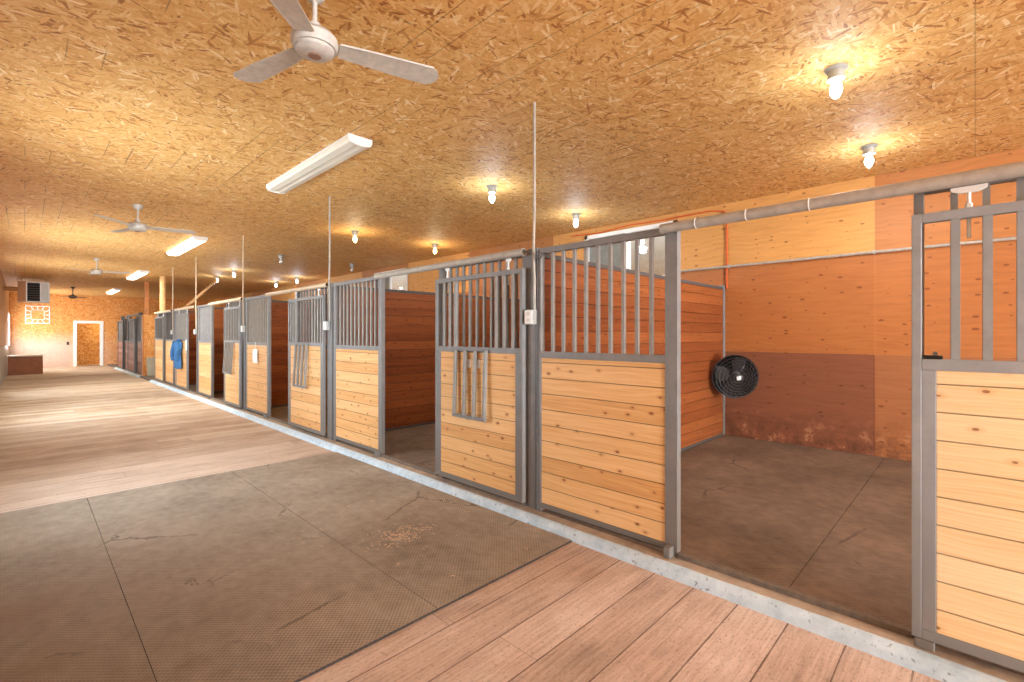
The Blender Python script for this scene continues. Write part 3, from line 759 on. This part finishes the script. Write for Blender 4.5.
def fluorescent(x, y, label, lit, L=2.44):
    t = thing('fluorescent_fixture', (x, y, CEIL), label, 'light fixture', 'fluorescent fixtures along the aisle')
    y0, y1 = y-L/2, y+L/2
    p = [(-.115, 0), (.115, 0), (.115, -.028), (-.115, -.028)]
    MB().poly([(x+a, y0+.012, CEIL-.0002+b) for a, b in p], (0, L-.024, 0)).build('housing', 'white', t)
    p = [(-.118, -.029), (.118, -.029), (.118, -.04), (.1, -.068), (.035, -.08), (.012, -.074), (-.012, -.074), (-.035, -.08), (-.1, -.068), (-.118, -.04)]
    MB().poly([(x+a, y0+.015, CEIL-.0008+b) for a, b in p], (0, L-.03, 0)).build('diffuser', 'tube_lit' if lit else 'cream', t)
    for q in (y0, y1-.014):
        e = [(-.122, 0), (.122, 0), (.122, -.042), (.102, -.072), (.036, -.085), (-.036, -.085), (-.102, -.072), (-.122, -.042)]
        MB().poly([(x+a, q, CEIL-.0008+b) for a, b in e], (0, .014, 0)).build('end_cap', 'white', t)
    if lit:
        l = bpy.data.lights.new('fixture_light', 'AREA'); l.shape = 'RECTANGLE'; l.size = .2; l.size_y = 2.2; l.energy = 45; l.color = (1, .93, .8)
        lo = bpy.data.objects.new('fixture_light', l); COL.objects.link(lo); lo.location = (x, y, CEIL-.1)
fluorescent(2.22, 5.25, 'long unlit white fluorescent fixture, nearest in the aisle', False, 2.16)
fluorescent(2.34, 11.8, 'lit fluorescent fixture, second along the aisle beside the ceiling fan', True)
fluorescent(2.42, 18.5, 'lit fluorescent fixture, third along the aisle', True)
fluorescent(2.60, 26.0, 'lit fluorescent fixture, farthest along the aisle', True)

def ceiling_fan(x, y, zh, R, a0, label, hub='fan_white', blade='fan_blade', s=1.0):
    t = thing('ceiling_fan', (x, y, CEIL), label, 'ceiling fan', 'aisle ceiling fans')
    c = (x, y, CEIL)
    MB().lathe([(0, 0), (.06, 0), (.062, -.02), (.045, -.055), (.016, -.07), (0, -.07)], c).build('canopy', hub, t, True)
    MB().tube([(x, y, CEIL-.06), (x, y, zh+.06)], .013, 12).build('down_rod', hub, t, True)
    MB().lathe([(0, .1), (.03, .1), (.034, .06), (.095*s, .045), (.118*s, .02), (.12*s, -.015), (.112*s, -.035), (.1*s, -.036), (.098*s, -.05), (.08*s, -.066), (.04*s, -.073), (0, -.073)], (x, y, zh), 36).build('motor_housing', hub, t, True)
    MB().lathe([(0, -.079), (.032*s, -.078), (.036*s, -.072), (0, -.07)], (x, y, zh), 24).build('hub_cap', 'fan_cap' if hub == 'fan_white' else hub, t, True)
    for k in range(3):
        a = math.radians(a0+120*k); u = Vector((math.cos(a), math.sin(a), 0)); v = Vector((-math.sin(a), math.cos(a), 0))
        c0 = Vector((x, y, zh-.01)); tw = -.12
        def P(r, w): return c0+u*r+v*w+Vector((0, 0, w*tw))
        bw = lambda r: .054+.026*min(1, (r-.13)/.35)
        m = MB(); top = [];
        rs = [.125, .2, .3, .45, R-.05]
        pts = [P(r, -bw(r)) for r in rs]+[P(R-.018, -bw(R)*.72), P(R, -bw(R)*.25), P(R, bw(R)*.25), P(R-.018, bw(R)*.72)]+[P(r, bw(r)) for r in rs[::-1]]
        bl = m.poly(pts, (0, 0, -.004)); b = bl.build('blade', blade, t)
        # folded bright edge rib
        MB().tube([P(.125, -bw(.125)), P(.3, -bw(.3)), P(R-.05, -bw(R))], .006, 6).build('blade_rib', hub, b, True)
        box((-.02, -.02, -.02), (-.01, -.01, -.01)) if False else None
        MB().poly([P(.09, -.03), P(.15, -.045), P(.15, .045), P(.09, .03)], (0, 0, .006)).build('blade_arm', hub, b)
ceiling_fan(1.10, 2.57, CH+1.59, .70, -16.5, 'white three bladed ceiling fan, nearest the top of the photo')
ceiling_fan(1.14, 8.67, CH+1.57, .70, -14, 'pale grey ceiling fan, second along the aisle')
ceiling_fan(1.23, 15.4, CH+1.56, .70, -25, 'pale ceiling fan, third along the aisle')
ceiling_fan(1.31, 25.3, CH+1.50, .40, 25, 'small dark ceiling fan near the far wall', 'steel_dark', 'steel_dark', 1.15)

# ------------------------------------------------------------------ far end of the aisle
def heater(x0, x1, y, z0, z1):
    t = thing('unit_heater', ((x0+x1)/2, y, z0), 'louvred unit heater hung under the ceiling at the far left', 'heater')
    xa = x0+.19; d = .5; xm = xa+.40*(x1-xa)+.12
    box((x0, y, z0+.02), (xa, y+d, z1), .006).build('side_duct', 'heater_brown', t)
    m = MB(); m.box((xa, y+.03, z0), (x1, y+d, z1), .004); m.build('casing', 'heater_grey', t)
    m = MB(); f = .03
    m.box((xa, y, z0), (x1, y+.05, z0+f)).box((xa, y, z1-f), (x1, y+.05, z1)).box((xa, y, z0), (xa+f, y+.05, z1)).box((x1-f, y, z0), (x1, y+.05, z1)).box((xm-.015, y, z0), (xm+.015, y+.05, z1))
    m.build('front_frame', 'white', t)
    box((xa+f, y+.02, z0+f), (xm-.015, y+.035, z1-f)).build('outlet_opening', 'hole_shade', t)  # dark plate standing in for the shade behind the louvres
    for k in range(8):
        z = z0+f+.03+(z1-z0-2*f-.06)*k/7
        MB().poly([(xa+f, y+.0, z-.012), (xa+f, y+.02, z+.016), (xa+f, y+.023, z+.013), (xa+f, y+.003, z-.015)], (xm-.015-xa-f, 0, 0)).build('louvre', 'steel_dark', t)
    for xx in (x0+.1, x1-.1): MB().tube([(xx, y+.25, z1), (xx, y+.25, CEIL)], .008, 8).build('hanger_rod', 'steel_dark', t)
    MB().tube([(x0, y+.25, z0+.42), (XL-.0, y+.25, z0+.42)], .07, 16).build('flue_pipe', 'heater_brown', t, True)
heater(-.17, .58, 22.3, CH+1.09, CH+1.76)

def wall_clock(xc, zc, w):
    y = YE-.03; t = thing('wall_clock', (xc, y, zc), 'large square white open frame wall clock on the far wall', 'clock')
    h = w/2; b = .035; i = .2
    m = MB()
    for (r, q) in ((h, b), (i+.02, .018)):
        m.box((xc-r, y, zc-r), (xc+r, y+.02, zc-r+q)).box((xc-r, y, zc+r-q), (xc+r, y+.02, zc+r)).box((xc-r, y, zc-r), (xc-r+q, y+.02, zc+r)).box((xc+r-q, y, zc-r), (xc+r, y+.02, zc+r))
    m.build('clock_frame', 'white', t)
    for k in range(12):
        a = k*PI/6; u = Vector((math.sin(a), 0, math.cos(a))); v = Vector((u.z, 0, -u.x)); s = 1/max(abs(u.x), abs(u.z))
        r0, r1 = (i+.03)*s, (h-.03)*s; c = Vector((xc, y-.004, zc)); ww = .021
        MB().poly([c+u*r0-v*ww*.7, c+u*r1-v*ww, c+u*r1+v*ww, c+u*r0+v*ww*.7], (0, .018, 0)).build('hour_marker', 'white', t)
    for a, l in ((math.radians(45), .2), (math.radians(220), .15)):
        u = Vector((math.sin(a), 0, math.cos(a))); v = Vector((u.z, 0, -u.x)); c = Vector((xc, y-.012, zc))
        MB().poly([c-v*.014, c+u*l-v*.008, c+u*l+v*.008, c+v*.014], (0, .006, 0)).build('clock_hand', 'gold', t)
    MB().lathe([(0, 0), (.03, 0), (.03, .02), (0, .02)], (xc, y-.015, zc), 16, (0, 1, 0)).build('clock_boss', 'gold', t, True)
wall_clock(.40, CH+.915, .80)
t = thing('storage_box', (.02, 25.8, 0), 'brown wooden storage box with pale lid against the left wall', 'box')
box((-.45, 25.45, 0), (.475, 26.5, .67), .01).build('box_body', 'box_wood', t)
box((-.465, 25.43, .672), (.49, 26.55, .72), .008).build('lid', 'box_top', t)
solo(box((1.36, YE-.03, 1.02), (1.44, YE-.001, 1.17), .006), 'wall_switch', 'black', 'small black switch box on the far wall left of the doorway', 'switch', (1.4, YE-.02, 1.02))
lm = None

# posts, brace and the cross wall beyond the main row
t = thing('wooden_post', (3.1, 18.75, .055), 'pale round timber post rising from the stall end to the ceiling', 'post')
MB().tube([(3.1, 18.75, 0.055), (3.1, 18.75, CEIL)], .08, 16).build('post_shaft', 'wood_post', t, True)
solo(box((2.95, 21.0, 2.2), (3.08, 21.12, CEIL-.002), .01), 'square_post', 'wood_orange', 'orange square timber post above the gap beyond the main stall row', 'post', (3.015, 21.06, 2.2))
m = MB().tube([(2.98, 14.95, 2.235), (4.38, 17.52, CEIL-.04)], .038, 10); solo(m, 'diagonal_brace', 'wood_brace', 'slanting pale wooden brace from the stall top up to the ceiling', 'brace', (2.98, 14.95, 2.2), smooth=True)
struct(box((2.93, 21.0, 0), (XB, 21.12, 2.2)), 'wall_cross', 'osb_cross')
box_ = box((2.89, 20.95, 0), (2.928, 21.14, 2.2), .004); solo(box_, 'corner_post', 'wood_orange', 'orange wooden corner board at the near end of the far stalls', 'post', (2.95, 21.05, 0))
m = MB().poly([(2.99, 20.72, .0), (3.45, 20.72, .0), (3.45, 20.98, .68), (2.99, 20.98, .68)], (0, .015, 0.005)); solo(m, 'leaning_mat', 'lean_mat', 'grey mat leaning in the gap beyond the main stall row', 'mat', (3.2, 20.8, 0))
solo(MB().ring((2.96, 20.86, .166), .1, .014, (1, 0, 0), 24, 8), 'hose_loop', 'wood_orange', 'small orange hose loop on the corner board in the gap', 'hose', (2.96, 20.86, .052), smooth=True)

# far stalls (dark framed, reddish boards)
def far_bay(y0, y1, label, x, door):
    t = thing('far_stall_door' if door else 'far_stall_panel', (x, (y0+y1)/2, ZT), label, 'stall door' if door else 'stall panel', 'fronts of the far stalls')
    m = MB(); a = .1 if door else .14; z1 = 2.1 if door else 2.2
    m.box((x-.03, y0, ZT), (x+.03, y0+a, z1), .004).box((x-.03, y1-a, ZT), (x+.03, y1, z1), .004)
    for z in (ZT, 1.2, z1-.06): m.box((x-.025, y0+a, z), (x+.025, y1-a, z+.06), .003)
    m.build('frame', 'steel_dark', t)
    board_mesh(x-.016, x+.016, y0+a, y1-a, ZT+.06, 1.2).build('board_panel', 'pine_red', t)
    n = 10
    for k in range(1, n):
        y = y0+a+(y1-y0-2*a)*k/n; box((x-.012, y-.014, 1.26), (x+.012, y+.014, z1-.06)).build('bar', 'steel_light' if door else 'steel_dark', t)
    return t
far_bay(21.2, 22.4, 'dark framed stall panel at the near end of the far stalls', XF, False)
far_bay(22.35, 24.05, 'pale barred sliding door, second of the far stall fronts', XD, True)
far_bay(24.0, 25.45, 'dark framed stall panel between the two far sliding doors', XF, False)
far_bay(25.4, 26.95, 'pale barred sliding door nearest the end wall', XD, True)
solo(MB().tube([(XD, 21.4, 2.23), (XD, 24.2, 2.23)], .04, 12), 'far_track_pipe', 'steel_dark', 'dark track pipe over the nearer half of the far stalls', 'pipe', (XD, 22.8, 2.19), smooth=True)
for y, lb in ((22.3, 'nearest'), (25.4, 'middle'), (27.0, 'farthest')):
    solo(box((XF+.03, y-.08, ZT), (XF+.15, y+.08, 2.32), .005), 'dark_post', 'steel_dark', 'dark steel post of the far stalls, %s of the three' % lb, 'post', (XF+.09, y, ZT), 'dark far stall posts')

# ------------------------------------------------------------------ light
w = bpy.data.worlds.new('World'); SC.world = w; w.use_nodes = True
nt = w.node_tree; sky = nt.nodes.new('ShaderNodeTexSky'); sky.sky_type = 'NISHITA'; sky.sun_disc = False; sky.sun_elevation = math.radians(40)
bg = nt.nodes['Background']; mixc = nt.nodes.new('ShaderNodeMix'); mixc.data_type = 'RGBA'; mixc.inputs[0].default_value = .75
nt.links.new(sky.outputs[0], mixc.inputs[6]); mixc.inputs[7].default_value = (1, 1, 1, 1); nt.links.new(mixc.outputs[2], bg.inputs[0])
bg.inputs[1].default_value = 2.0
def area(loc, to, sx, sy, e, col):
    l = bpy.data.lights.new('daylight_and_fill', 'AREA'); l.shape = 'RECTANGLE'; l.size = sx; l.size_y = sy; l.energy = e; l.color = col
    o = bpy.data.objects.new('daylight_and_fill', l); COL.objects.link(o); o.location = loc
    o.rotation_euler = (Vector(to)-Vector(loc)).to_track_quat('-Z', 'Y').to_euler()
area((1.1, YN+.15, 1.7), (1.6, 6, 1.5), 3.0, 2.8, 640, (.78, .89, 1))       # open barn doorway behind the camera
area((1.1, YN+.2, .9), (2.0, 2, 3.4), 3.0, 1.4, 560, (.9, .95, 1))          # added fill aimed upward to brighten the ceiling
for yy, e in ((5.7, 95), (12.1, 125), (17.2, 90)):  # last entry lights the added, unseen window
    area((XL-.3, yy, 1.9), (1.8, yy+.3, .2), 1.6, 1.3, e, (.8, .9, 1))
    area((XL-.3, yy, 1.5), (2.6, yy+.3, 3.4), 1.6, 1.0, e*.75, (.9, .95, 1))  # added upward fill for the ceiling at each window
area((XL-.4, 28.7, 1.8), (1.2, 29.6, 1.0), 2.2, 1.4, 170, (.95, .97, 1))
area((XL-.4, 28.0, 1.5), (2.6, 25, 3.3), 2.0, 1.2, 90, (1, .97, .92))  # added upward fill for the ceiling at the far window
l = bpy.data.lights.new('back_room_light', 'POINT'); l.energy = 95; l.color = (.95, 1, .8); l.shadow_soft_size = .2
o = bpy.data.objects.new('back_room_light', l); COL.objects.link(o); o.location = (3.4, YE+.8, 2.6)

SC.view_settings.view_transform = 'Standard'; SC.view_settings.look = 'None'
SC.view_settings.exposure = 0.46; SC.view_settings.gamma = 1.0

# ------------------------------------------------------------------ camera
cam = bpy.data.cameras.new('camera'); co = bpy.data.objects.new('camera', cam); COL.objects.link(co)
co.location = (0, 0, CH); co.rotation_euler = (PI/2, 0, -math.atan2(487, 475))
cam.sensor_width = 36; cam.lens = 475/1024*36; cam.shift_y = -6/1024; cam.clip_start = .05; cam.clip_end = 200
SC.camera = co
